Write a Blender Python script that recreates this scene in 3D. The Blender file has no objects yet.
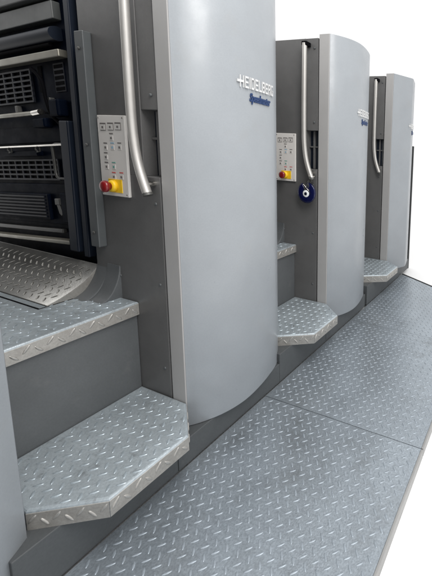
import bpy, bmesh, math, random
from mathutils import Vector, Matrix
random.seed(4)
S = bpy.context.scene
COL = S.collection

# ------------------------------------------------------------------ materials
def mat(name, color, rough=0.5, metal=0.0, var=0.0, vscale=6.0, rvar=0.0, bump=0.0, bscale=300.0,
        dirt=None, dscale=9.0, damt=0.5, dlo=0.58, dhi=0.72, coat=0.0, stretch=None, spec=0.5, grain=0.0, gscale=120.0, ripple=0.0):
    m = bpy.data.materials.new(name); m.use_nodes = True
    nt = m.node_tree; N = nt.nodes; L = nt.links
    b = N['Principled BSDF']
    b.inputs['Roughness'].default_value = rough
    b.inputs['Metallic'].default_value = metal
    b.inputs['Coat Weight'].default_value = coat
    b.inputs['Coat Roughness'].default_value = 0.2
    b.inputs['Specular IOR Level'].default_value = spec
    tc = N.new('ShaderNodeTexCoord')
    src = tc.outputs['Object']
    if stretch:
        mp = N.new('ShaderNodeMapping'); mp.inputs['Scale'].default_value = stretch
        L.new(src, mp.inputs['Vector']); src = mp.outputs['Vector']
    def noise(scale, detail=6.0, rgh=0.6, s=None):
        n = N.new('ShaderNodeTexNoise'); n.inputs['Scale'].default_value = scale
        n.inputs['Detail'].default_value = detail; n.inputs['Roughness'].default_value = rgh
        L.new(s or src, n.inputs['Vector']); return n
    c = (*color, 1.0)
    out = None
    if var > 0:
        n = noise(vscale)
        r = N.new('ShaderNodeValToRGB')
        r.color_ramp.elements[0].position = 0.3; r.color_ramp.elements[1].position = 0.7
        r.color_ramp.elements[0].color = (*[x * (1 - var) for x in color], 1)
        r.color_ramp.elements[1].color = (*[min(1, x * (1 + var)) for x in color], 1)
        L.new(n.outputs['Fac'], r.inputs['Fac']); out = r.outputs['Color']
    if grain > 0:
        n = noise(gscale, 4.0, 0.65)
        mr = N.new('ShaderNodeMapRange'); mr.inputs['From Min'].default_value = 0.3; mr.inputs['From Max'].default_value = 0.7
        mr.inputs['To Min'].default_value = 1 - grain; mr.inputs['To Max'].default_value = 1 + grain
        L.new(n.outputs['Fac'], mr.inputs['Value'])
        vm = N.new('ShaderNodeVectorMath'); vm.operation = 'SCALE'
        if out: L.new(out, vm.inputs[0])
        else: vm.inputs[0].default_value = color
        L.new(mr.outputs['Result'], vm.inputs['Scale']); out = vm.outputs['Vector']
    if dirt:
        n = noise(dscale, 8.0, 0.68, tc.outputs['Object'])
        mr = N.new('ShaderNodeMapRange')
        mr.inputs['From Min'].default_value = dlo; mr.inputs['From Max'].default_value = dhi
        mr.inputs['To Max'].default_value = damt
        L.new(n.outputs['Fac'], mr.inputs['Value'])
        mx = N.new('ShaderNodeMix'); mx.data_type = 'RGBA'
        L.new(mr.outputs['Result'], mx.inputs['Factor'])
        if out: L.new(out, mx.inputs['A'])
        else: mx.inputs['A'].default_value = c
        mx.inputs['B'].default_value = (*dirt, 1)
        out = mx.outputs['Result']
    if out: L.new(out, b.inputs['Base Color'])
    else: b.inputs['Base Color'].default_value = c
    if rvar > 0:
        n = noise(vscale * 2.3, 8.0, 0.7)
        mr = N.new('ShaderNodeMapRange')
        mr.inputs['From Min'].default_value = 0.25; mr.inputs['From Max'].default_value = 0.75
        mr.inputs['To Min'].default_value = max(0.02, rough - rvar); mr.inputs['To Max'].default_value = rough + rvar
        L.new(n.outputs['Fac'], mr.inputs['Value']); L.new(mr.outputs['Result'], b.inputs['Roughness'])
    if bump > 0:
        n = noise(bscale, 3.0, 0.5)
        bp = N.new('ShaderNodeBump'); bp.inputs['Strength'].default_value = bump
        bp.inputs['Distance'].default_value = 0.002
        L.new(n.outputs['Fac'], bp.inputs['Height']); L.new(bp.outputs['Normal'], b.inputs['Normal'])
    if ripple > 0:
        n = noise(3.5, 2.0, 0.5, tc.outputs['Object'])
        b2 = N.new('ShaderNodeBump'); b2.inputs['Strength'].default_value = ripple; b2.inputs['Distance'].default_value = 0.012
        L.new(n.outputs['Fac'], b2.inputs['Height'])
        old = b.inputs['Normal'].links
        if old: L.new(b2.outputs['Normal'], old[0].from_node.inputs['Normal'])
        else: L.new(b2.outputs['Normal'], b.inputs['Normal'])
    return m

M = {}
M['cover'] = mat('cover_paint', (0.270, 0.289, 0.308), 0.36, 0.0, var=0.05, vscale=3.1, rvar=0.11, bump=0.06, bscale=380, grain=.035, gscale=160, ripple=.35,
                 dirt=(0.27, 0.27, 0.265), dscale=6.5, damt=0.35, dlo=0.58, dhi=0.78)
M['trim'] = mat('trim_paint', (0.335, 0.33, 0.325), 0.42, 0.0, var=0.04, vscale=4, rvar=0.06, bump=0.05, bscale=420)  # cover paint made lighter and warmer, light on the end face painted in
M['dark'] = mat('dark_grey_paint', (0.104, 0.103, 0.102), 0.46, 0.0, var=0.10, vscale=6, rvar=0.09, bump=0.12, bscale=500, grain=.06, gscale=140, ripple=.15,
                dirt=(0.075, 0.073, 0.070), damt=0.5, dscale=4)
M['plinth'] = mat('plinth_paint', (0.088, 0.094, 0.098), 0.5, 0.0, var=0.12, vscale=4, rvar=0.08, bump=0.12, bscale=450, grain=.07, gscale=130,
                  dirt=(0.15, 0.15, 0.15), damt=0.4, dscale=7)
M['black'] = mat('black_gap', (0.003, 0.003, 0.004), 0.8, spec=0.05)
M['navy'] = mat('guard_navy', (0.0015, 0.0038, 0.0105), 0.6, 0.0, var=0.3, vscale=5, rvar=0.1, spec=0.05)
M['hood'] = mat('hood_grey', (0.075, 0.08, 0.078), 0.45, 0.0, var=0.1, vscale=4, rvar=0.08)
M['post'] = mat('guard_post_blue', (0.007, 0.011, 0.020), 0.45, 0.0, var=0.15, vscale=7, spec=0.25)
M['channel'] = mat('channel_grey', (0.075, 0.082, 0.085), 0.42, 0.0, var=0.1, vscale=6, rvar=0.06)
M['mesh_bar'] = mat('grille_bar', (0.010, 0.012, 0.018), 0.5, spec=0.25)
M['dim'] = mat('dim_metal', (0.10, 0.10, 0.095), 0.45, 0.5, var=0.2, vscale=9)
M['plate'] = mat('tread_plate_metal', (0.385, 0.432, 0.460), 0.36, 0.45, grain=.14, var=0.16, vscale=5, rvar=0.09, bump=0.22, bscale=170,
                 dirt=(0.10, 0.10, 0.10), damt=0.55, dscale=24, dlo=0.56, dhi=0.72)
M['lug'] = mat('tread_plate_worn_lug', (0.375, 0.43, 0.465), 0.36, 0.5, grain=.12, var=0.12, vscale=12, rvar=0.08)
M['oily'] = mat('oily_tread_plate', (0.125, 0.125, 0.12), 0.34, 0.7, var=0.2, vscale=7, rvar=0.08, bump=0.2, bscale=160)  # same tread metal darkened, shade on the inclined plate put into its colour
M['oily_lug'] = mat('oily_tread_lug', (0.27, 0.262, 0.24), 0.30, 0.8, var=0.15, vscale=10)  # lugs of the inclined plate, darkened for the same painted shade
M['skirt_lug'] = mat('tread_edge_lug', (0.36, 0.35, 0.33), 0.36, 0.4, grain=.12)
M['kick'] = mat('kick_plate_paint', (0.062, 0.067, 0.070), 0.5, 0.0, var=0.12, vscale=4, rvar=0.08, bump=0.12, bscale=450, grain=.08, gscale=130,
                dirt=(0.17, 0.17, 0.17), damt=0.4, dscale=11, dlo=.6, dhi=.75)  # plinth paint darkened, shadow under cover and step painted in; pale dirt on top
M['skirt'] = mat('tread_plate_edge', (0.32, 0.31, 0.29), 0.40, 0.35, grain=.12, var=0.15, vscale=9, rvar=0.08, bump=0.2, bscale=160,
                 dirt=(0.22, 0.20, 0.18), damt=0.6, dscale=14, dlo=0.5, dhi=0.75)
M['walk'] = mat('walkway_metal', (0.325, 0.365, 0.402), 0.29, 0.62, grain=.22, var=0.13, vscale=2.3, rvar=0.10, bump=0.30, bscale=150,
                dirt=(0.17, 0.18, 0.185), damt=0.6, dscale=7, dlo=0.52, dhi=0.78)
M['walk_lug'] = mat('walkway_worn_lug', (0.300, 0.340, 0.378), 0.42, 0.45, grain=.14, var=0.12, vscale=9, rvar=0.08)
M['edge'] = mat('walkway_edge', (0.30, 0.30, 0.295), 0.45, 0.3, var=0.12, vscale=7, rvar=0.08)
M['steel'] = mat('polished_steel', (0.74, 0.71, 0.66), 0.2, 1.0, var=0.06, vscale=8, rvar=0.06)
M['rail'] = mat('satin_rail', (0.50, 0.485, 0.46), 0.38, 0.6, var=0.05, vscale=10, rvar=0.05)
M['beige'] = mat('beige_metal', (0.30, 0.285, 0.24), 0.36, 0.55, var=0.15, vscale=5, rvar=0.1)
M['panel'] = mat('control_panel_face', (0.68, 0.655, 0.625), 0.4, 0.0, var=0.03, vscale=8)
M['key'] = mat('key_pad', (0.60, 0.58, 0.555), 0.45)
M['mark'] = mat('key_mark_dark', (0.14, 0.13, 0.125), 0.5)
M['mark_blue'] = mat('key_mark_blue', (0.25, 0.42, 0.55), 0.5)
M['mark_green'] = mat('key_mark_green', (0.12, 0.33, 0.28), 0.5)
M['mark_red'] = mat('key_mark_red', (0.55, 0.08, 0.07), 0.5)
M['red'] = mat('stop_red', (0.20, 0.008, 0.010), 0.3, coat=0.3)
M['yellow'] = mat('stop_yellow', (0.85, 0.55, 0.02), 0.4)
M['letter'] = mat('letter_silver', (0.72, 0.72, 0.715), 0.33, 0.55)
M['model'] = mat('letter_blue', (0.018, 0.042, 0.12), 0.45, spec=0.25)
M['glass'] = mat('blue_glass', (0.004, 0.006, 0.045), 0.08)
M['eye'] = mat('eye_white', (0.85, 0.87, 0.88), 0.15)
M['pupil'] = mat('eye_black', (0.006, 0.008, 0.02), 0.1)
M['floor'] = mat('white_floor', (0.92, 0.92, 0.92), 0.6)
M['rubber'] = mat('black_rubber', (0.012, 0.014, 0.014), 0.6)

# ------------------------------------------------------------------ mesh builder
ORG = Vector((0, 0, 0))          # origin of the thing being built
class MB:
    def __init__(self): self.v = []; self.f = []; self.mi = []; self.mats = []; self.sm = []
    def _m(self, m):
        if m not in self.mats: self.mats.append(m)
        return self.mats.index(m)
    def add(self, verts, faces, m, smooth=False):
        o = len(self.v); i = self._m(m)
        self.v += [Vector(p) for p in verts]
        for f in faces: self.f.append([o + k for k in f]); self.mi.append(i); self.sm.append(smooth)
        return self
    def from_bm(self, bm, m, smooth=False):
        bm.verts.index_update()
        self.add([v.co.copy() for v in bm.verts], [[v.index for v in f.verts] for f in bm.faces], m, smooth)
        bm.free(); return self
    def box(self, x0, x1, y0, y1, z0, z1, m, bev=0.003, seg=2):
        bm = bmesh.new(); bmesh.ops.create_cube(bm, size=1)
        for v in bm.verts:
            v.co = Vector(((x0 + x1) / 2 + v.co.x * (x1 - x0), (y0 + y1) / 2 + v.co.y * (y1 - y0), (z0 + z1) / 2 + v.co.z * (z1 - z0)))
        if bev > 0:
            bev = min(bev, 0.3 * min(abs(x1 - x0), abs(y1 - y0), abs(z1 - z0)))
            bmesh.ops.bevel(bm, geom=bm.edges[:], offset=bev, segments=seg, profile=0.5, affect='EDGES')
        return self.from_bm(bm, m)
    def prism(self, poly, z0, z1, m, bev=0.0, seg=2, axis='z', smooth=False):
        """poly: outline (a,b); extruded along axis. axis z: (x,y); axis x: (y,z)"""
        bm = bmesh.new()
        def P(p, h): return (p[0], p[1], h) if axis == 'z' else ((h, p[0], p[1]) if axis == 'x' else (p[0], h, p[1]))
        lo = [bm.verts.new(P(p, z0)) for p in poly]; hi = [bm.verts.new(P(p, z1)) for p in poly]
        n = len(poly)
        bm.faces.new(lo[::-1]); top = bm.faces.new(hi)
        for i in range(n): bm.faces.new((lo[i], lo[(i + 1) % n], hi[(i + 1) % n], hi[i]))
        bmesh.ops.recalc_face_normals(bm, faces=bm.faces[:])
        if bev > 0:
            es = [e for e in bm.edges if all(v in hi for v in e.verts)]
            bmesh.ops.bevel(bm, geom=es, offset=bev, segments=seg, profile=0.5, affect='EDGES')
        return self.from_bm(bm, m, smooth)
    def tube(self, pts, r, m, n=14, caps=True):
        pts = [Vector(p) for p in pts]; rings = []
        prev = None
        for i, p in enumerate(pts):
            t = (pts[min(i + 1, len(pts) - 1)] - pts[max(i - 1, 0)]).normalized()
            if prev is None:
                a = Vector((0, 0, 1)) if abs(t.z) < 0.9 else Vector((1, 0, 0))
                u = t.cross(a).normalized()
            else: u = (prev - t * prev.dot(t)).normalized()
            prev = u; w = t.cross(u)
            rr = r[i] if isinstance(r, (list, tuple)) else r
            rings.append([p + (u * math.cos(2 * math.pi * k / n) + w * math.sin(2 * math.pi * k / n)) * rr for k in range(n)])
        V = [q for R in rings for q in R]; F = []
        for i in range(len(rings) - 1):
            for k in range(n):
                F.append([i * n + k, i * n + (k + 1) % n, (i + 1) * n + (k + 1) % n, (i + 1) * n + k])
        self.add(V, F, m, True)
        if caps:
            self.add(rings[0], [list(range(n))[::-1]], m); self.add(rings[-1], [list(range(n))], m)
        return self
    def lathe_y(self, c, prof, m, n=32):
        """profile of (radius, y offset) about the y axis through c"""
        V = []; F = []
        for r, y in prof:
            V += [(c[0] + r * math.cos(2 * math.pi * k / n), c[1] + y, c[2] + r * math.sin(2 * math.pi * k / n)) for k in range(n)]
        for i in range(len(prof) - 1):
            for k in range(n): F.append([i * n + k, i * n + (k + 1) % n, (i + 1) * n + (k + 1) % n, (i + 1) * n + k])
        F.append([(len(prof) - 1) * n + k for k in range(n)]); F.append(list(range(n))[::-1])
        return self.add(V, F, m, True)
    def lugs(self, o, u, w, nrm, inside, bounds, m, p=0.054, L=0.034, W=0.0110, h=0.0023):
        """raised lens-shaped lugs of a tread plate, alternating at +-45 degrees"""
        o, u, w, nrm = Vector(o), Vector(u), Vector(w), Vector(nrm)
        a0, a1, b0, b1 = bounds
        K = 10
        i0, i1 = int(math.floor(a0 / p)) - 1, int(math.ceil(a1 / p)) + 1
        j0, j1 = int(math.floor(b0 / p)) - 1, int(math.ceil(b1 / p)) + 1
        V = []; F = []
        for i in range(i0, i1 + 1):
            for j in range(j0, j1 + 1):
                for (di, dj, s) in ((0, 0, 1), (.5, .5, -1)):
                    a = (i + di) * p; b = (j + dj) * p
                    ang = s * math.radians(43) + random.uniform(-.03, .03)
                    e = (math.cos(ang), math.sin(ang))
                    if not all(inside(a + q * e[0] * L / 2, b + q * e[1] * L / 2) for q in (-1.05, 0, 1.05)): continue
                    hh = h * random.uniform(.8, 1.1); ba = len(V)
                    for sc, z in ((1.0, -0.0006), (0.80, hh * .62), (0.42, hh)):
                        for k in range(K):
                            t = 2 * math.pi * k / K
                            x = L / 2 * math.cos(t) * (1 - (1 - sc) * .55); y = W / 2 * math.copysign(abs(math.sin(t)) ** 1.25, math.sin(t)) * sc
                            V.append(o + u * (a + x * e[0] - y * e[1]) + w * (b + x * e[1] + y * e[0]) + nrm * z)
                    for r_ in (0, 1):
                        for k in range(K):
                            F.append([ba + r_ * K + k, ba + r_ * K + (k + 1) % K, ba + (r_ + 1) * K + (k + 1) % K, ba + (r_ + 1) * K + k])
                    F.append([ba + 2 * K + k for k in range(K)])
        return self.add(V, F, m, True)
    def build(self, name, parent=None, label=None):
        me = bpy.data.meshes.new(name)
        me.from_pydata([v - ORG for v in self.v], [], self.f); me.update()
        for m in self.mats: me.materials.append(m)
        me.polygons.foreach_set('material_index', self.mi)
        me.polygons.foreach_set('use_smooth', self.sm)
        bm = bmesh.new(); bm.from_mesh(me); bmesh.ops.recalc_face_normals(bm, faces=bm.faces[:]); bm.to_mesh(me); bm.free()
        o = bpy.data.objects.new(name, me); COL.objects.link(o)
        if parent: o.parent = parent
        else: o.location = ORG
        if label: o['label'] = label
        return o

def inpoly(poly, d=0.0):
    def f(a, b):
        c = False; n = len(poly); md = 1e9
        for i in range(n):
            x0, y0 = poly[i]; x1, y1 = poly[(i + 1) % n]
            if (y0 > b) != (y1 > b) and a < (x1 - x0) * (b - y0) / (y1 - y0) + x0: c = not c
            dx, dy = x1 - x0, y1 - y0; l2 = dx * dx + dy * dy
            t = max(0, min(1, ((a - x0) * dx + (b - y0) * dy) / l2))
            md = min(md, math.hypot(a - x0 - t * dx, b - y0 - t * dy))
        return c and md > d
    return f
def bnd(poly): return (min(p[0] for p in poly), max(p[0] for p in poly), min(p[1] for p in poly), max(p[1] for p in poly))
def tag(o, label, cat, group=None, kind=None):
    if kind: o['kind'] = kind
    if label: o['label'] = label
    if cat: o['category'] = cat
    if group: o['group'] = group
    return o
def empty(name, loc):
    global ORG
    e = bpy.data.objects.new(name, None); e.empty_display_size = 0.2; COL.objects.link(e); e.location = loc
    ORG = Vector(loc); return e
def copy_tree(o, parent=None, skip=()):
    c = o.copy(); COL.objects.link(c)
    if parent: c.parent = parent
    for ch in list(o.children):
        if ch.name.split('.')[0] not in skip: copy_tree(ch, c, skip)
    return c

# ------------------------------------------------------------------ key dimensions (metres; y is relative to a unit's face)
Y1, PITCH = 1.0783, 1.2003
ZW = -0.06                                  # walkway surface
ZF = -0.108                                 # floor
TOP = 2.36

def smooth_curve(pts, n=6):
    out = []
    P = [Vector((*p, 0)) for p in pts]
    for i in range(len(P) - 1):
        p0 = P[max(i - 1, 0)]; p1 = P[i]; p2 = P[i + 1]; p3 = P[min(i + 2, len(P) - 1)]
        for k in range(n):
            t = k / n
            q = 0.5 * ((2 * p1) + (p2 - p0) * t + (2 * p0 - 5 * p1 + 4 * p2 - p3) * t * t + (3 * p1 - p0 - 3 * p2 + p3) * t ** 3)
            out.append((q.x, q.y))
    out.append(tuple(pts[-1])); return out
FRONT = smooth_curve([(-1.520, .003), (-1.489, .034), (-1.457, .078), (-1.429, .130), (-1.409, .192), (-1.401, .265), (-1.411, .36),
                      (-1.434, .46), (-1.466, .555), (-1.510, .622)], 7)
def arc_of(front):
    out = [0.0]
    for i in range(1, len(front)): out.append(out[-1] + math.dist(front[i - 1], front[i]))
    return out
ARC = arc_of(FRONT)
def on_front(s):
    i = 0
    while i < len(ARC) - 2 and ARC[i + 1] < s: i += 1
    t = (s - ARC[i]) / (ARC[i + 1] - ARC[i]); a, b = FRONT[i], FRONT[i + 1]
    d = Vector((b[0] - a[0], b[1] - a[1], 0)).normalized()
    return Vector((a[0] + (b[0] - a[0]) * t, a[1] + (b[1] - a[1]) * t, 0)), Vector((d.y, -d.x, 0))
def s_at_y(y):
    for i in range(len(FRONT) - 1):
        if FRONT[i][1] <= y <= FRONT[i + 1][1]:
            return ARC[i] + (ARC[i + 1] - ARC[i]) * (y - FRONT[i][1]) / (FRONT[i + 1][1] - FRONT[i][1])

def make_cover(root):
    # --- cover: solid with the curved front
    b = MB()
    poly = FRONT + [(-1.56, .640), (-1.612, .640), (-1.612, .0215), (-1.532, .0215)]
    zb = 0.075
    n = len(poly)
    bv = 0.006
    V = []
    cx, cy = -1.56, .32
    rows = [(zb, bv), (zb + bv * .3, bv * .3), (zb + bv, 0), (TOP - bv, 0), (TOP - bv * .3, bv * .3), (TOP, bv)]
    nf = len(FRONT)
    for z, inset in rows:
        for i, p in enumerate(poly):
            if i < nf:
                nn = on_front(ARC[i])[1]
                V.append((p[0] - nn.x * inset, p[1] - nn.y * inset * (0.3 if i == 0 else 1), z))
            else: V.append((p[0], p[1], z))
    F = []
    for r in range(len(rows) - 1):
        for i in range(n): F.append([r * n + i, r * n + (i + 1) % n, (r + 1) * n + (i + 1) % n, (r + 1) * n + i])
    b.add(V, F, M['cover'], True)
    b.add(V[:n], [list(range(n))[::-1]], M['cover']); b.add(V[-n:], [list(range(n))], M['cover'])
    cover = b.build('cover', root)
    sm = cover.data
    sm.set_sharp_from_angle(angle=math.radians(35))
    # lettering on the cover (sub-parts), bent along its front
    def bend(verts, s0, z0, depth):
        out = []
        for (x, y, z) in verts:
            p, nn = on_front(s0 + x); q = p + nn * (z + 0.0005); out.append((q.x, q.y, z0 + y))
        return out
    def stroke_boxes(rects, s0, z0, dep, m, skew=0.0):
        mb = MB()
        for (x0, y0, x1, y1) in rects:
            k = max(1, int((x1 - x0) / 0.012)); xs = [x0 + (x1 - x0) * i / k for i in range(k + 1)]
            vv = []; ff = []
            for x in xs: vv += [(x, y0, 0), (x, y1, 0), (x, y1, dep), (x, y0, dep)]
            for i in range(k):
                for (a, c) in ((0, 1), (1, 2), (2, 3), (3, 0)):
                    ff.append([i * 4 + a, i * 4 + c, i * 4 + 4 + c, i * 4 + 4 + a])
            ff += [[0, 1, 2, 3], [k * 4 + 3, k * 4 + 2, k * 4 + 1, k * 4]]
            mb.add(bend(vv, s0, z0, dep), ff, m)
        return mb
    # wide letters from strokes: unit cell 1 wide, 1 high
    T = 0.185
    G = {'H': [(0, 0, T, 1), (1 - T, 0, 1, 1), (T, .5 - T / 2, 1 - T, .5 + T / 2)],
         'E': [(0, 0, T, 1), (T, 1 - T * .9, 1, 1), (T, .5 - T * .4, .9, .5 + T * .4), (T, 0, 1, T * .9)],
         'I': [(0, 0, T, 1)],
         'D': [(0, 0, T, 1), (T, 1 - T * .9, .82, 1), (T, 0, .82, T * .9), (1 - T, .14, 1, .86)],
         'L': [(0, 0, T, 1), (T, 0, 1, T * .9)],
         'B': [(0, 0, T, 1), (T, 1 - T * .9, .85, 1), (T, .5 - T * .4, .85, .5 + T * .4), (T, 0, .85, T * .9), (1 - T, .10, 1, .44), (1 - T, .56, 1, .90)],
         'R': [(0, 0, T, 1), (T, 1 - T * .9, .85, 1), (T, .5 - T * .4, .85, .5 + T * .4), (1 - T, .56, 1, .90), (1 - T, 0, 1, .42)],
         'G': [(0, .08, T, .92), (T * .5, 1 - T * .9, 1, 1), (T * .5, 0, 1, T * .9), (1 - T, T * .9, 1, .52), (.55, .52 - T * .4, 1 - T, .52)]}
    sL = s_at_y(.237); H = 0.058; wd = 0.0232; gap = 0.0078
    rects = [(-.004, H * .5 - .006, .018, H * .5 + .006)]            # the cross stroke before the H
    x = .011
    for ch in 'HEIDELBERG':
        w_ = wd * (0.185 if ch == 'I' else 1.0)
        for r in G[ch]:
            if ch == 'I': rects.append((x, 0, x + T * wd, H))
            else: rects.append((x + r[0] * w_, r[1] * H, x + r[2] * w_, r[3] * H))
        x += w_ + gap
    stroke_boxes(rects, sL, 1.782, 0.007, M['letter']).build('maker_lettering', cover)
    cu = bpy.data.curves.new('model_lettering', 'FONT'); cu.body = 'Speedmaster'; cu.size = 0.062; cu.extrude = 0.0025; cu.offset = 0.0015
    cu.shear = 0.25; cu.space_character = 0.94
    to = bpy.data.objects.new('model_lettering_text', cu); COL.objects.link(to)
    bpy.context.view_layer.update()
    me = bpy.data.meshes.new_from_object(to.evaluated_get(bpy.context.evaluated_depsgraph_get()))
    bm = bmesh.new(); bm.from_mesh(me); bmesh.ops.triangulate(bm, faces=bm.faces[:])
    vx = [v.co.x for v in bm.verts]; k = 0.190 / (max(vx) - min(vx)); x0 = min(vx)
    s0 = s_at_y(.312)
    vs = [((v.co.x - x0) * k, v.co.y * .95, v.co.z + 0.0025) for v in bm.verts]
    fs = [[v.index for v in f.verts] for f in bm.faces]; bm.free()
    mb = MB(); mb.add(bend(vs, s0, 1.722, .005), fs, M['model']); mb.build('model_lettering', cover)
    bpy.data.objects.remove(to); bpy.data.curves.remove(cu); bpy.data.meshes.remove(me)

    return cover

# ------------------------------------------------------------------ printing unit
def make_unit():
    root = empty('printing_unit', (-1.70, Y1, ZW))
    global ORG
    ORG = Vector((-1.70, 0, ZW))            # parts are built with y relative to the unit's face
    zb = 0.075
    make_cover(root)
    # --- end strip of the cover, light on it painted in as warm grey
    b = MB(); b.box(-1.612, -1.5215, -.002, .020, zb, TOP - .001, M['trim'], .0035, 3); b.build('edge_trim', root)
    # --- side frame: dark column face with the pocket behind the rail, and the body behind the cover
    b = MB(); fx0, fx1 = -2.132, -1.624
    b.box(fx0, fx1, 0, .07, ZW + .02, 1.327, M['dark'], .003)
    b.box(fx0, -1.731, 0.001, .07, 1.3265, 2.335, M['dark'], .003)
    b.box(-1.7305, fx1, 0.004, .07, 1.635, 2.335, M['dark'], .003)
    b.box(-2.20, -1.6135, .0695, .635, ZW + .02, 2.33, M['dark'], .004)
    b.box(-1.729, -1.626, .062, .0694, 1.329, 1.633, M['post'], 0)
    b.box(-1.690, -1.676, .040, .0625, 1.329, 1.633, M['dark'], .002); b.box(-1.652, -1.640, .046, .0625, 1.329, 1.633, M['channel'], .002)
    b.box(-1.729, -1.626, .044, .0625, 1.50, 1.512, M['dark'], .002)
    b.box(-1.622, -1.600, .03, .0695, ZW + .02, 2.33, M['black'], 0)
    b.box(-3.9, -2.20, .13, .635, ZW + .02, 2.33, M['dark'], .004)
    for (bx_, bz) in ((-1.95, .80), (-1.66, .80), (-1.66, 1.20), (-1.66, .36), (-1.655, 1.70), (-1.655, 2.26)):
        b.lathe_y((bx_, 0, bz), [(.0075, .005), (.0075, -.0025), (.0035, -.004)], M['channel'], 12)
    b.build('side_frame', root)
    # --- grab rail
    b = MB(); path = [(-1.710, 2.285), (-1.712, 2.1), (-1.714, 1.9), (-1.714, 1.7), (-1.712, 1.57), (-1.706, 1.49), (-1.695, 1.42), (-1.679, 1.36), (-1.659, 1.305), (-1.638, 1.255)]
    pts = smooth_curve(path, 4)
    b.tube([(x, -.047, z) for x, z in pts], .0180, M['rail'], 20)
    rail = b.build('grab_rail', root)
    b = MB(); b.box(-1.732, -1.688, -.060, .003, 2.266, 2.300, M['black'], .006); b.build('rail_bracket', rail)
    b = MB(); b.tube([(-1.6395, -.047, 1.2587), (-1.635, -.047, 1.2475)], .0200, M['dim'], 18)
    b.tube([(-1.655, -.035, 1.298), (-1.655, .002, 1.298)], .012, M['steel'], 12); b.build('end_cap', rail)
    # --- control panel
    px0, px1, pz0, pz1 = -2.020, -1.824, 1.216, 1.606
    b = MB(); b.box(px0, px1, -.012, .0005, pz0, pz1, M['panel'], .003)
    for (sx, sz) in ((px0 + .012, pz0 + .012), (px1 - .012, pz0 + .012), (px0 + .012, pz1 - .012), (px1 - .012, pz1 - .012)):
        b.tube([(sx, -.0115, sz), (sx, -.0135, sz)], .0035, M['steel'], 10)
    cp = b.build('control_panel', root)
    pw, ph = px1 - px0, pz1 - pz0
    keys = [(.22, .14, 'big'), (.50, .135, 'big'), (.77, .13, 'big'), (.50, .255, ''), (.26, .375, ''), (.52, .37, 'blue'), (.78, .365, ''),
            (.25, .495, ''), (.25, .615, ''), (.52, .61, 'green'), (.50, .735, 'red'), (.78, .73, 'red')]
    for (uu, vv, kd) in keys:
        kx = px0 + uu * pw; kz = pz1 - vv * ph
        b = MB()
        if kd == 'big':
            b.box(kx - .021, kx + .021, -.0140, -.0115, kz - .018, kz + .018, M['mark'], .002)
            b.box(kx - .0185, kx + .0185, -.0150, -.0139, kz - .0160, kz + .0105, M['key'], .001)
            b.box(kx - .006, kx + .006, -.0157, -.0149, kz - .008, kz + .002, M['mark'], 0)
        else:
            b.box(kx - .0125, kx + .0125, -.0135, -.0115, kz - .020, kz + .003, M['key'], .002)
            b.box(kx - .0055, kx + .0055, -.0142, -.0134, kz - .0135, kz - .003, M['mark_green' if kd == 'green' else 'mark_blue' if kd == 'blue' else 'mark'], 0)
            b.box(kx - .013, kx + .013, -.0132, -.0115, kz + .0105, kz + .0155, M['mark_red' if kd == 'red' else 'mark_blue' if kd == 'blue' else 'mark_green' if kd == 'green' else 'mark'], 0)
        b.build('key', cp)
    ex, ez = px0 + .50 * pw, pz1 - .868 * ph
    b = MB(); b.box(ex - .042, ex + .056, -.0145, -.0115, ez - .033, ez + .033, M['yellow'], .001); b.build('yellow_plate', cp)
    b = MB(); b.lathe_y((ex, 0, ez), [(.029, -.0140), (.028, -.028), (.024, -.032), (.017, -.034)], M['yellow'], 28)
    b.lathe_y((ex, 0, ez), [(.0180, -.033), (.0190, -.042), (.0270, -.046), (.0285, -.053), (.0270, -.061), (.018, -.0655), (.007, -.0665)], M['red'], 28)
    b.build('emergency_button', cp)
    # --- vertical hinge channel left of the column
    b = MB(); b.box(-2.096, -2.034, -.036, -.0005, .945, 1.990, M['channel'], .004)
    b.box(-2.128, -2.0965, -.020, -.0005, .955, 1.975, M['post'], .003)
    for bz in (1.02, 1.46, 1.91): b.lathe_y((-2.066, 0, bz), [(.008, -.0355), (.008, -.039), (.004, -.0405)], M['dim'], 12)
    b.build('hinge_channel', root)

    # --- the dark guard of the unit across the gap, with its rails and grilles
    gy = .060
    xl = -3.80
    b = MB(); b.box(xl, -2.136, gy, .128, .60, 2.33, M['navy'], .003)
    b.box(xl, -2.345, gy - .012, gy + .001, 1.44 + .03, 1.560, M['navy'], .004)
    b.box(xl, -2.345, gy - .014, gy + .001, 1.005, 1.235, M['navy'], .004)
    b.box(-2.595, -2.563, gy - .004, gy + .001, 1.745, 1.885, M['black'], .001)
    guard = b.build('guard', root)
    b = MB(); b.box(xl, -2.335, gy - .035, gy + .001, 2.090, 2.178, M['hood'], .004); b.box(xl, -2.335, gy - .055, gy + .001, 2.194, 2.335, M['hood'], .004)
    b.build('hood_panel', guard)
    b = MB(); b.box(xl, -2.318, gy - .040, gy + .001, 1.900, 1.938, M['beige'], .005); b.build('cross_bar', guard)
    b = MB(); b.tube([(xl, gy - .020, 2.020), (-2.345, gy - .020, 2.020)], .036, M['post'], 24)
    b.tube([(xl, gy - .026, 1.972), (-2.40, gy - .026, 1.972)], .009, M['black'], 10); b.build('roller', guard)
    b = MB(); b.box(-3.0, -2.645, gy - .030, gy - .0005, 1.395, 1.425, M['navy'], .006); b.box(-2.620, -2.505, gy - .045, gy - .0005, 1.548, 1.600, M['navy'], .010)
    b.box(-2.44, -2.36, gy - .050, gy - .0005, 1.600, 1.690, M['navy'], .010); b.box(-2.47, -2.36, gy - .040, gy - .0145, 1.020, 1.190, M['navy'], .012)
    b.box(-3.2, -2.60, gy - .030, gy - .0145, 1.030, 1.180, M['navy'], .010)
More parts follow.
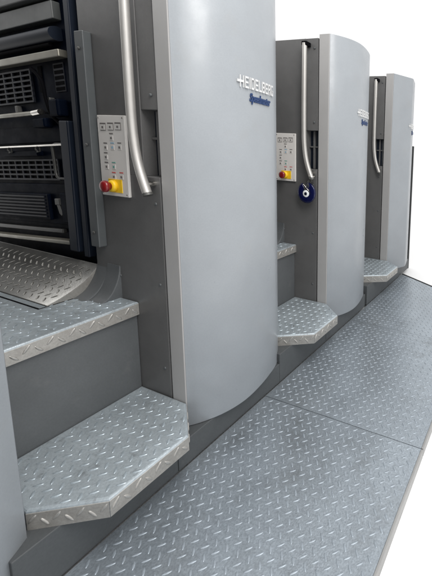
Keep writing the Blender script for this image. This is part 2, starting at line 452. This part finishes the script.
    for i in range(7): b.box(-3.15, -2.63, gy - .034, gy - .0295, 1.045 + .019 * i, 1.054 + .019 * i, M['mesh_bar'], .001)
    b.build('housing', guard)
    b = MB(); hs = smooth_curve([(-2.60, 1.87), (-2.52, 1.80), (-2.50, 1.70), (-2.47, 1.62), (-2.40, 1.56), (-2.36, 1.50)], 6)
    b.tube([(x_, gy - .028, z_) for x_, z_ in hs], .008, M['black'], 10); b.build('hose', guard)
    # upper grille
    b = MB(); gx1 = -2.655; gz0, gz1 = 1.700, 1.872; nr, pc = 6, .088
    b.box(-3.75, gx1, gy - .003, gy + .001, gz0, gz1, M['black'], 0)
    dz = (gz1 - gz0) / nr
    for i in range(nr + 1): b.box(-3.75, gx1 + .006, gy - .013, gy - .0028, gz0 + dz * i - .005, gz0 + dz * i + .005, M['mesh_bar'], .001)
    for i in range(13): b.box(gx1 - pc * i - .006, gx1 - pc * i + .006, gy - .0122, gy - .0028, gz0, gz1, M['mesh_bar'], .001)
    b.build('grille', guard)
    b = MB(); b.box(-2.455, -2.365, gy - .003, gy + .001, 1.735, 1.885, M['mesh_bar'], .001)
    for i in range(5): b.box(-2.447, -2.373, gy - .0045, gy - .0025, 1.742 + .029 * i, 1.760 + .029 * i, M['black'], 0)
    b.build('vent', guard)
    b = MB(); gx1 = -2.515; gz0, gz1 = 1.262, 1.372
    b.box(-3.75, gx1, gy - .003, gy + .001, gz0, gz1, M['black'], 0)
    for i in range(5): b.box(-3.75, gx1 + .006, gy - .010, gy - .0028, gz0 + .0275 * i - .005, gz0 + .0275 * i + .005, M['mesh_bar'], .001)
    for i in range(18): b.box(gx1 - .07 * i - .005, gx1 - .07 * i + .005, gy - .0092, gy - .0028, gz0, gz1, M['mesh_bar'], .001)
    b.build('grille', guard)
    for cxx, czz in ((-2.813, 1.665), (-2.490, 1.690)):
        b = MB(); b.box(cxx - .009, cxx + .009, gy - .022, gy + .001, czz - .022, czz + .018, M['dim'], .003); b.build('clip', guard)
    b = MB(); b.tube([(xl, gy - .038, 1.622), (-2.60, gy - .038, 1.628)], .0125, M['beige'], 14)
    b.tube([(-2.60, gy - .038, 1.628), (-2.535, gy - .038, 1.632)], .016, M['steel'], 14)
    b.tube([(-2.55, gy - .038, 1.632), (-2.55, gy + .002, 1.632)], .007, M['steel'], 10); b.build('wash_rod', guard)
    b = MB(); b.tube([(xl, gy - .035, 1.448), (-2.37, gy - .035, 1.452)], .006, M['steel'], 10)
    for rx in (-3.3, -2.90, -2.62):
        b.tube([(rx + .018 * math.cos(t * .55), gy - .035 + .004 * math.sin(t * 2), 1.440 + .018 * math.sin(t * .55) - .006) for t in range(12)], .0035, M['dim'], 8)
    b.build('thin_rod', guard)
    b = MB(); b.tube([(-2.375, gy - .03, 1.455), (-2.46, gy - .032, 1.458), (-2.482, gy - .032, 1.452), (-2.490, gy - .032, 1.435), (-2.488, gy - .032, 1.300), (-2.482, gy - .032, 1.280), (-2.462, gy - .032, 1.270), (-2.375, gy - .03, 1.268)], .0065, M['dim'], 10)
    b.tube([(-2.375, gy - .045, 1.268), (-2.375, gy + .002, 1.268)], .011, M['dim'], 10); b.build('wire_handle', guard)
    b = MB(); b.box(-2.545, -2.497, gy - .030, gy - .0135, 1.118, 1.156, M['dim'], .006)
    b.prism([(-2.535, 1.118), (-2.505, 1.118), (-2.488, 1.072), (-2.502, 1.058), (-2.520, 1.072)], gy - .026, gy - .0135, M['dim'], axis='y'); b.build('latch', guard)
    b = MB(); b.box(xl, -2.525, gy - .020, gy + .001, .955, .978, M['dim'], .004); b.build('dim_bar', guard)
    b = MB(); b.box(xl, -2.405, gy - .045, gy + .001, .900, .922, M['beige'], .005); b.box(-2.404, -2.350, gy - .055, gy + .001, .868, .934, M['navy'], .006)
    b.build('lower_rail', guard)
    b = MB(); b.box(-2.335, -2.262, gy - .070, gy + .001, .880, 1.575, M['post'], .006); b.box(-2.230, -2.190, gy - .062, gy + .001, .86, 2.33, M['post'], .004)
    b.build('guard_post', root)
    piv = Vector((-2.36, 0, 1.42)) - ORG
    guard.matrix_basis = Matrix.Translation(piv) @ Matrix.Rotation(math.radians(-3.6), 4, 'Y') @ Matrix.Translation(-piv)

    # --- inclined tread plate against the guard
    th = 0.0
    prof = smooth_curve([(-.205, .6845), (-.160, .700), (-.105, .726), (-.05, .762), (-.008, .803), (.012, .826)], 5)
    x1 = -2.140
    b = MB(); V = []; F = []
    off = []
    for i, (y, z) in enumerate(prof):
        a = prof[max(i - 1, 0)]; c = prof[min(i + 1, len(prof) - 1)]
        d = Vector((c[0] - a[0], c[1] - a[1])).normalized(); off.append((d.y, -d.x))
    for y, z in prof: V += [(xl, y, z), (x1, y, z)]
    for (y, z), o_ in zip(prof, off): V += [(xl, y + o_[0] * .004, z + o_[1] * .004), (x1, y + o_[0] * .004, z + o_[1] * .004)]
    m_ = len(prof)
    for i in range(m_ - 1):
        F.append([i * 2, i * 2 + 1, i * 2 + 3, i * 2 + 2]); F.append([2 * m_ + i * 2, 2 * m_ + i * 2 + 2, 2 * m_ + i * 2 + 3, 2 * m_ + i * 2 + 1])
        F.append([i * 2 + 1, 2 * m_ + i * 2 + 1, 2 * m_ + i * 2 + 3, i * 2 + 3])
    F.append([0, 1, 2 * m_ + 1, 2 * m_]); F.append([2 * m_ - 2, 2 * m_ - 1, 4 * m_ - 1, 4 * m_ - 2])
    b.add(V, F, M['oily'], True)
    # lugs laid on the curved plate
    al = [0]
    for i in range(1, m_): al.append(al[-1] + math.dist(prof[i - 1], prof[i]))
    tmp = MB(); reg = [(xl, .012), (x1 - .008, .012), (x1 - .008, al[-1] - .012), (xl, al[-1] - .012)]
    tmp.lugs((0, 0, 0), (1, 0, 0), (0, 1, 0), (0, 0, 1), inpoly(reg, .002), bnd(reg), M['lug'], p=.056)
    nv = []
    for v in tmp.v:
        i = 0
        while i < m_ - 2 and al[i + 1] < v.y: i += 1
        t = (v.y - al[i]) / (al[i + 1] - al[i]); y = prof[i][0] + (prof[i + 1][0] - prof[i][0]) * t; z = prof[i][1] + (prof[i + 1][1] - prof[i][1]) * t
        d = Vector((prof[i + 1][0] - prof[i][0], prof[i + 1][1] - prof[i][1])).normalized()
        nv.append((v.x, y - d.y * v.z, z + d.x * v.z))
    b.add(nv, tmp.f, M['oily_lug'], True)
    # side flange of the inclined plate
    fl = [(y, z) for y, z in prof] + [(.030, .81), (-.045, .715), (-.098, .6840)]
    b.prism(fl, x1 + .0003, x1 + .005, M['skirt'], axis='x')
    ramp = b.build('inclined_tread', root)
    # --- dark curved fender between the inclined plate and the column
    def fender(xa, xb, outer, m):
        o_ = smooth_curve(outer, 6)
        return MB().prism([(.058, o_[-1][1])] + [(.058, .60)] + [(o_[0][0], .60)] + o_, xa, xb, m, bev=.004, axis='x', smooth=False)
    b = fender(-2.1345, -2.045, [(-.108, .6835), (-.078, .695), (-.048, .722), (-.020, .768), (-.004, .81), (.004, .85)], M['plinth'])
    f1 = b.build('fender', root)
    b = fender(-2.0435, -1.948, [(-.090, .6835), (-.066, .695), (-.042, .722), (-.020, .768), (-.008, .81), (-.003, .852)], M['plinth'])
    b.build('fender', root)

    # --- steps
    def tread(poly, z, t, edges, name, p=.054, bev=.010, back=()):
        b = MB(); b.prism(poly, z - t, z, M['plate'], bev, 3)
        b.lugs((0, 0, z), (1, 0, 0), (0, 1, 0), (0, 0, 1), (lambda f_: lambda a_, b_: f_(a_, b_) and not (a_ < -2.12 and abs(b_ + .2325) < .017))(inpoly(poly, .004)), bnd(poly), M['lug'], p=p)
        for (i, j) in edges:
            a, c = Vector((*poly[i], 0)), Vector((*poly[j], 0)); d = (c - a); ln = d.length; d.normalize(); nn = Vector((d.y, -d.x, 0))
            # skirt sheet just proud of the slab, below the rounded edge
            q = [a + nn * .0015, c + nn * .0015]
            V = [(q[0].x, q[0].y, z - t - .0006), (q[1].x, q[1].y, z - t - .0006), (q[1].x, q[1].y, z - bev - .001), (q[0].x, q[0].y, z - bev - .001),
                 (a.x - nn.x * .01, a.y - nn.y * .01, z - t - .0006), (c.x - nn.x * .01, c.y - nn.y * .01, z - t - .0006),
                 (c.x - nn.x * .002, c.y - nn.y * .002, z - bev + .002), (a.x - nn.x * .002, a.y - nn.y * .002, z - bev + .002)]
            b.add(V, [[0, 1, 2, 3], [0, 4, 5, 1], [3, 2, 6, 7]], M['skirt'])
            zc = -bev - (t - bev) * .5; kk = int(ln / .034); tmp = MB(); st = ln / kk
            for k in range(kk):
                one = MB(); sg = 1 if k % 2 == 0 else -1
                one.lugs((0, 0, 0), (1, 0, 0), (0, 1, 0), (0, 0, 1), lambda a_, b_: abs(a_) < .02 and abs(b_) < .02, (0, 0, 0, 0), M['skirt_lug'], p=1.0, h=.003, L=.039)
                ang = math.radians(8 if sg > 0 else 86); ca, sa = math.cos(ang), math.sin(ang)
                cxk = st * (k + .5); czk = zc + (.010 if sg > 0 else -.006)
                nv_ = []
                for v in one.v:
                    x_ = v.x * ca - v.y * sa; y_ = v.x * sa + v.y * ca
                    q_ = Vector((a.x, a.y, z)) + nn * (.0016 + v.z) + d * (cxk + x_) + Vector((0, 0, czk + y_)); nv_.append(q_)
                b.add(nv_, one.f, M['skirt_lug'], True)
        return b.build(name, root)
    up = [(-1.826, -.5575), (-1.826, -.0012), (-3.6, -.0012), (-3.6, -.5575)]
    upo = tread(up, .683, .068, [(0, 1)], 'upper_step')
    b = MB(); b.box(-3.6, -2.137, -.236, -.229, .6826, .6846, M['black'], 0); b.box(-2.1365, -2.131, -.236, -.108, .6826, .6844, M['black'], 0)
    b.build('seam_strip', upo)
    b = MB(); b.box(-3.6, -1.840, -.556, -.0014, ZW + .05, .6145, M['plinth'], .003)
    b.build('riser', root)
    lo = [(-1.839, -.553), (-1.538, -.553), (-1.329, -.428), (-1.329, -.135), (-1.517, -.0045), (-1.839, -.0016)]
    tread(lo, .214, .074, [(1, 2), (2, 3), (3, 4)], 'lower_step')
    # --- plinth under cover and step
    b = MB(); b.box(-1.84, -1.4565, -.0965, .575, ZW, .0735, M['kick'], .003)
    b.build('plinth', root)
    b = MB(); b.box(-1.84, -1.4565, -.6235, -.0985, ZW, .1392, M['kick'], .003); b.build('step_plinth', root)
    return root

U1 = make_unit()
GR = 'printing units in a row'
tag(U1, 'largest press unit, its whole curved cover and dark guard at the centre left', 'printing press', GR)
U2 = copy_tree(U1); U2.location = (-1.70, Y1 + PITCH, ZW)
tag(U2, 'second press unit back, with blue evil eye charm on the end of its grab rail', 'printing press', GR)
U3 = copy_tree(U1, skip=('cover',))
# the last unit has a flatter cover, folded at its far third
CURVED = FRONT
FRONT = smooth_curve([(-1.520, .003), (-1.500, .040), (-1.467, .110), (-1.434, .180), (-1.404, .243), (-1.393, .275), (-1.397, .31), (-1.425, .42), (-1.457, .53), (-1.510, .622)], 7)
ARC = arc_of(FRONT)
ORG = Vector((-1.70, 0, ZW))
make_cover(U3)
FRONT = CURVED; ARC = arc_of(FRONT)
U3.location = (-1.70, Y1 + 2 * PITCH + .04, ZW)
tag(U3, 'farthest and smallest-looking press unit, its cover next to the narrow black end guard', 'printing press', GR)
U0 = copy_tree(U1, skip=('guard', 'control_panel', 'hinge_channel', 'inclined_tread', 'fender', 'upper_step', 'lower_step', 'riser', 'grab_rail', 'maker_lettering', 'model_lettering', 'edge_trim'))
U0.location = (-1.70, Y1 - PITCH + .012, ZW)
tag(U0, 'nearest press unit, only a blue-grey sliver of its cover in the lower left corner', 'printing press', GR)

# ------------------------------------------------------------------ black guard at the far end of the row
ORG = Vector((-1.6, 4.24, ZF))
b = MB(); b.box(-2.2, -1.497, 4.205, 4.245, ZF, 1.585, M['rubber'], .006)
b.box(-2.2, -1.502, 4.19, 4.2045, ZF, .05, M['rubber'], .003)
tag(b.build('end_guard'), 'narrow black upright guard behind the cover of the farthest unit', 'guard')

# ------------------------------------------------------------------ evil eye charm
cy_ = Y1 + PITCH - .047
ec = (-1.688, cy_, 1.140)
root = empty('evil_eye_charm', (ec[0], cy_, ec[2] - .086))
b = MB(); R_ = .086; nn = 56
outer = []
for k in range(nn + 1):
    t = math.radians(118) + math.radians(326) * k / nn       # open notch towards the top
    outer.append((t, R_))
V = []; F = []
prof = [(.020, -.007), (.050, -.0085), (.078, -.007), (.086, 0.0), (.078, .007), (.050, .0085), (.020, .007)]
for t, _ in outer:
    for r, y in prof: V.append((ec[0] + r * math.cos(t), cy_ + y, ec[2] + r * math.sin(t)))
m_ = len(prof)
for i in range(nn):
    for k in range(m_): F.append([i * m_ + k, i * m_ + (k + 1) % m_, (i + 1) * m_ + (k + 1) % m_, (i + 1) * m_ + k])
F.append(list(range(m_))); F.append([nn * m_ + k for k in range(m_)][::-1])
b.add(V, F, M['glass'], True); b.build('glass_disc', root)
b = MB(); b.lathe_y((ec[0], cy_, ec[2] - .008), [(.0285, -.0065), (.0285, -.0095), (.024, -.0115), (.010, -.0120)], M['eye'], 32); ew = b.build('eye_ring', root)
b = MB(); b.lathe_y((ec[0], cy_, ec[2] - .008), [(.0135, -.0118), (.0130, -.0132), (.006, -.0140)], M['pupil'], 24); b.build('pupil', ew)
b = MB(); c0 = Vector((-1.640, cy_, 1.262)); c1 = Vector((ec[0] - .002, cy_ - .010, ec[2] + .030))
for i in range(9):
    p = c0.lerp(c1, (i + .5) / 9); p.x += .010 * math.sin(i * 1.3)
    ring = []
    d = Vector((0, 1, 0)) if i % 2 else Vector((1, 0, 0))
    for k in range(13):
        t = 2 * math.pi * k / 12; ring.append(p + d * .006 * math.cos(t) + Vector((0, 0, 1)) * .0135 * math.sin(t))
    b.tube(ring, .0022, M['dim'], 8, False)
b.tube([c0 + Vector((.0235 * math.cos(t * .5), .0235 * math.sin(t * .5), .012 + .004 * math.sin(t))) for t in range(14)], .003, M['steel'], 8)
b.tube([(ec[0] - .020, cy_ - .011, ec[2] + .066), (ec[0] + .010, cy_ - .012, ec[2] + .036), (ec[0] + .030, cy_ - .011, ec[2] + .018)], .0025, M['steel'], 8)
b.build('chain', root)
tag(root, 'round dark blue glass evil eye charm hanging from the grab rail', 'charm')

# ------------------------------------------------------------------ walkway
def walkway(y0, y1, label, poly=None):
    global ORG
    xa, xb = -1.452, -.4185
    poly = poly or [(xa, y0), (xb, y0), (xb, y1), (xa, y1)]
    ORG = Vector((xa, poly[0][1], ZF))
    b = MB(); b.prism(poly, ZW - .005, ZW, M['walk'], .0015, 1)
    ip = [(x if x < -1.3 else x, y) for x, y in poly]
    b.lugs((0, 0, ZW), (1, 0, 0), (0, 1, 0), (0, 0, 1), inpoly(ip, .006), bnd(poly), M['walk_lug'], p=.0535, L=.034, W=.0105, h=.0019)
    o = b.build('walkway_plate')
    tag(o, label, 'tread plate', 'walkway plates')
    b = MB()
    # folded edge lip on the open side and the carrying frame under the plate
    b.box(xb - .0005, xb + .012, y0 + .001, y1 - .001 if len(poly) == 4 and poly[2][0] == xb else poly[2][1] - .001, ZF + .0005, ZW + .001, M['edge'], .003)
    sub = [(x * .999 - .0005 if x > -1 else x + .004, y + (.003 if y == y0 else -.003)) for x, y in poly]
    b.prism(sub, ZF + .001, ZW - .0055, M['rubber'])
    e = b.build('edge_frame', o); e.location = (0, 0, 0)
    return o
G1, G2 = 1.522, 2.572
walkway(-.70, G1 - .0016, 'nearest walkway plate of grey diamond tread metal, in the foreground beside the steps')
walkway(G1 + .0016, G2 - .0016, 'middle walkway plate of grey diamond tread metal, between the two cross seams')
xa, xb = -1.452, -.4185
walkway(G2 + .0016, 3.85, 'farthest walkway plate of grey diamond tread metal, ending in a slanted dark edge',
        [(xa, G2 + .0016), (xb, G2 + .0016), (xb, 3.352), (xa, 3.856)])
# dark strip along the slanted end
ORG = Vector((-.95, 3.62, ZF))
b = MB(); d = Vector((xb - xa, 3.352 - 3.856, 0)).normalized(); nn = Vector((-d.y, d.x, 0)); a = Vector((xa, 3.860, 0)); c = Vector((xb, 3.356, 0))
b.prism([(a.x, a.y), (c.x, c.y), (c.x + nn.x * .020, c.y + nn.y * .020), (a.x + nn.x * .020, a.y + nn.y * .020)], ZF + .001, ZW + .004, M['rubber'], .004, 2)
tag(b.build('end_strip'), 'low black strip along the slanted far end of the walkway', 'strip')

# ------------------------------------------------------------------ white floor
ORG = Vector((0, 0, ZF))
b = MB(); b.add([(-60, -60, ZF), (60, -60, ZF), (60, 60, ZF), (-60, 60, ZF)], [[0, 1, 2, 3]], M['floor'])
tag(b.build('floor'), None, None, kind='structure')

# ------------------------------------------------------------------ light
w = bpy.data.worlds.new('World'); S.world = w; w.use_nodes = True
bg = w.node_tree.nodes['Background']; bg.inputs['Color'].default_value = (1.0, 1.0, 1.0, 1); bg.inputs['Strength'].default_value = 1.12
def area(name, loc, target, sx, sy, e, col):
    l = bpy.data.lights.new(name, 'AREA'); l.shape = 'RECTANGLE'; l.size = sx; l.size_y = sy; l.energy = e; l.color = col
    o = bpy.data.objects.new(name, l); COL.objects.link(o); o.location = loc
    o.rotation_euler = (Vector(target) - Vector(loc)).to_track_quat('-Z', 'Y').to_euler(); return o
area('ceiling_lamp', (0.7, 0.3, 4.3), (-.9, 1.1, 0.3), 1.1, 3.0, 150, (1.0, 0.98, 0.96))

# ------------------------------------------------------------------ camera (the photograph is an off-centre crop, hence the shift)
cam = bpy.data.cameras.new('Camera'); co = bpy.data.objects.new('Camera', cam); COL.objects.link(co)
r = Vector((0.947157050214985, 0.31696423087001363, 0.049266607119113785))
u = Vector((-0.08854962229565477, 0.11074296940892885, 0.9898964385822336))
f = Vector((-0.30830583293110964, 0.9419499302380534, -0.1329580471621818))
mw = Matrix.Identity(4)
for i in range(3): mw[i][0] = r[i]; mw[i][1] = u[i]; mw[i][2] = -f[i]
mw[2][3] = 1.5
co.matrix_world = mw
cam.sensor_fit = 'AUTO'; cam.sensor_width = 36; cam.lens = 331.896 / 576 * 36
cam.shift_x = -203.4985 / 576; cam.shift_y = -90.4154 / 576
cam.clip_start = 0.05; cam.clip_end = 500
S.camera = co
S.view_settings.view_transform = 'Standard'; S.view_settings.look = 'None'
S.view_settings.exposure = 0.0; S.view_settings.gamma = 1.0
S.render.resolution_x = 768; S.render.resolution_y = 1024
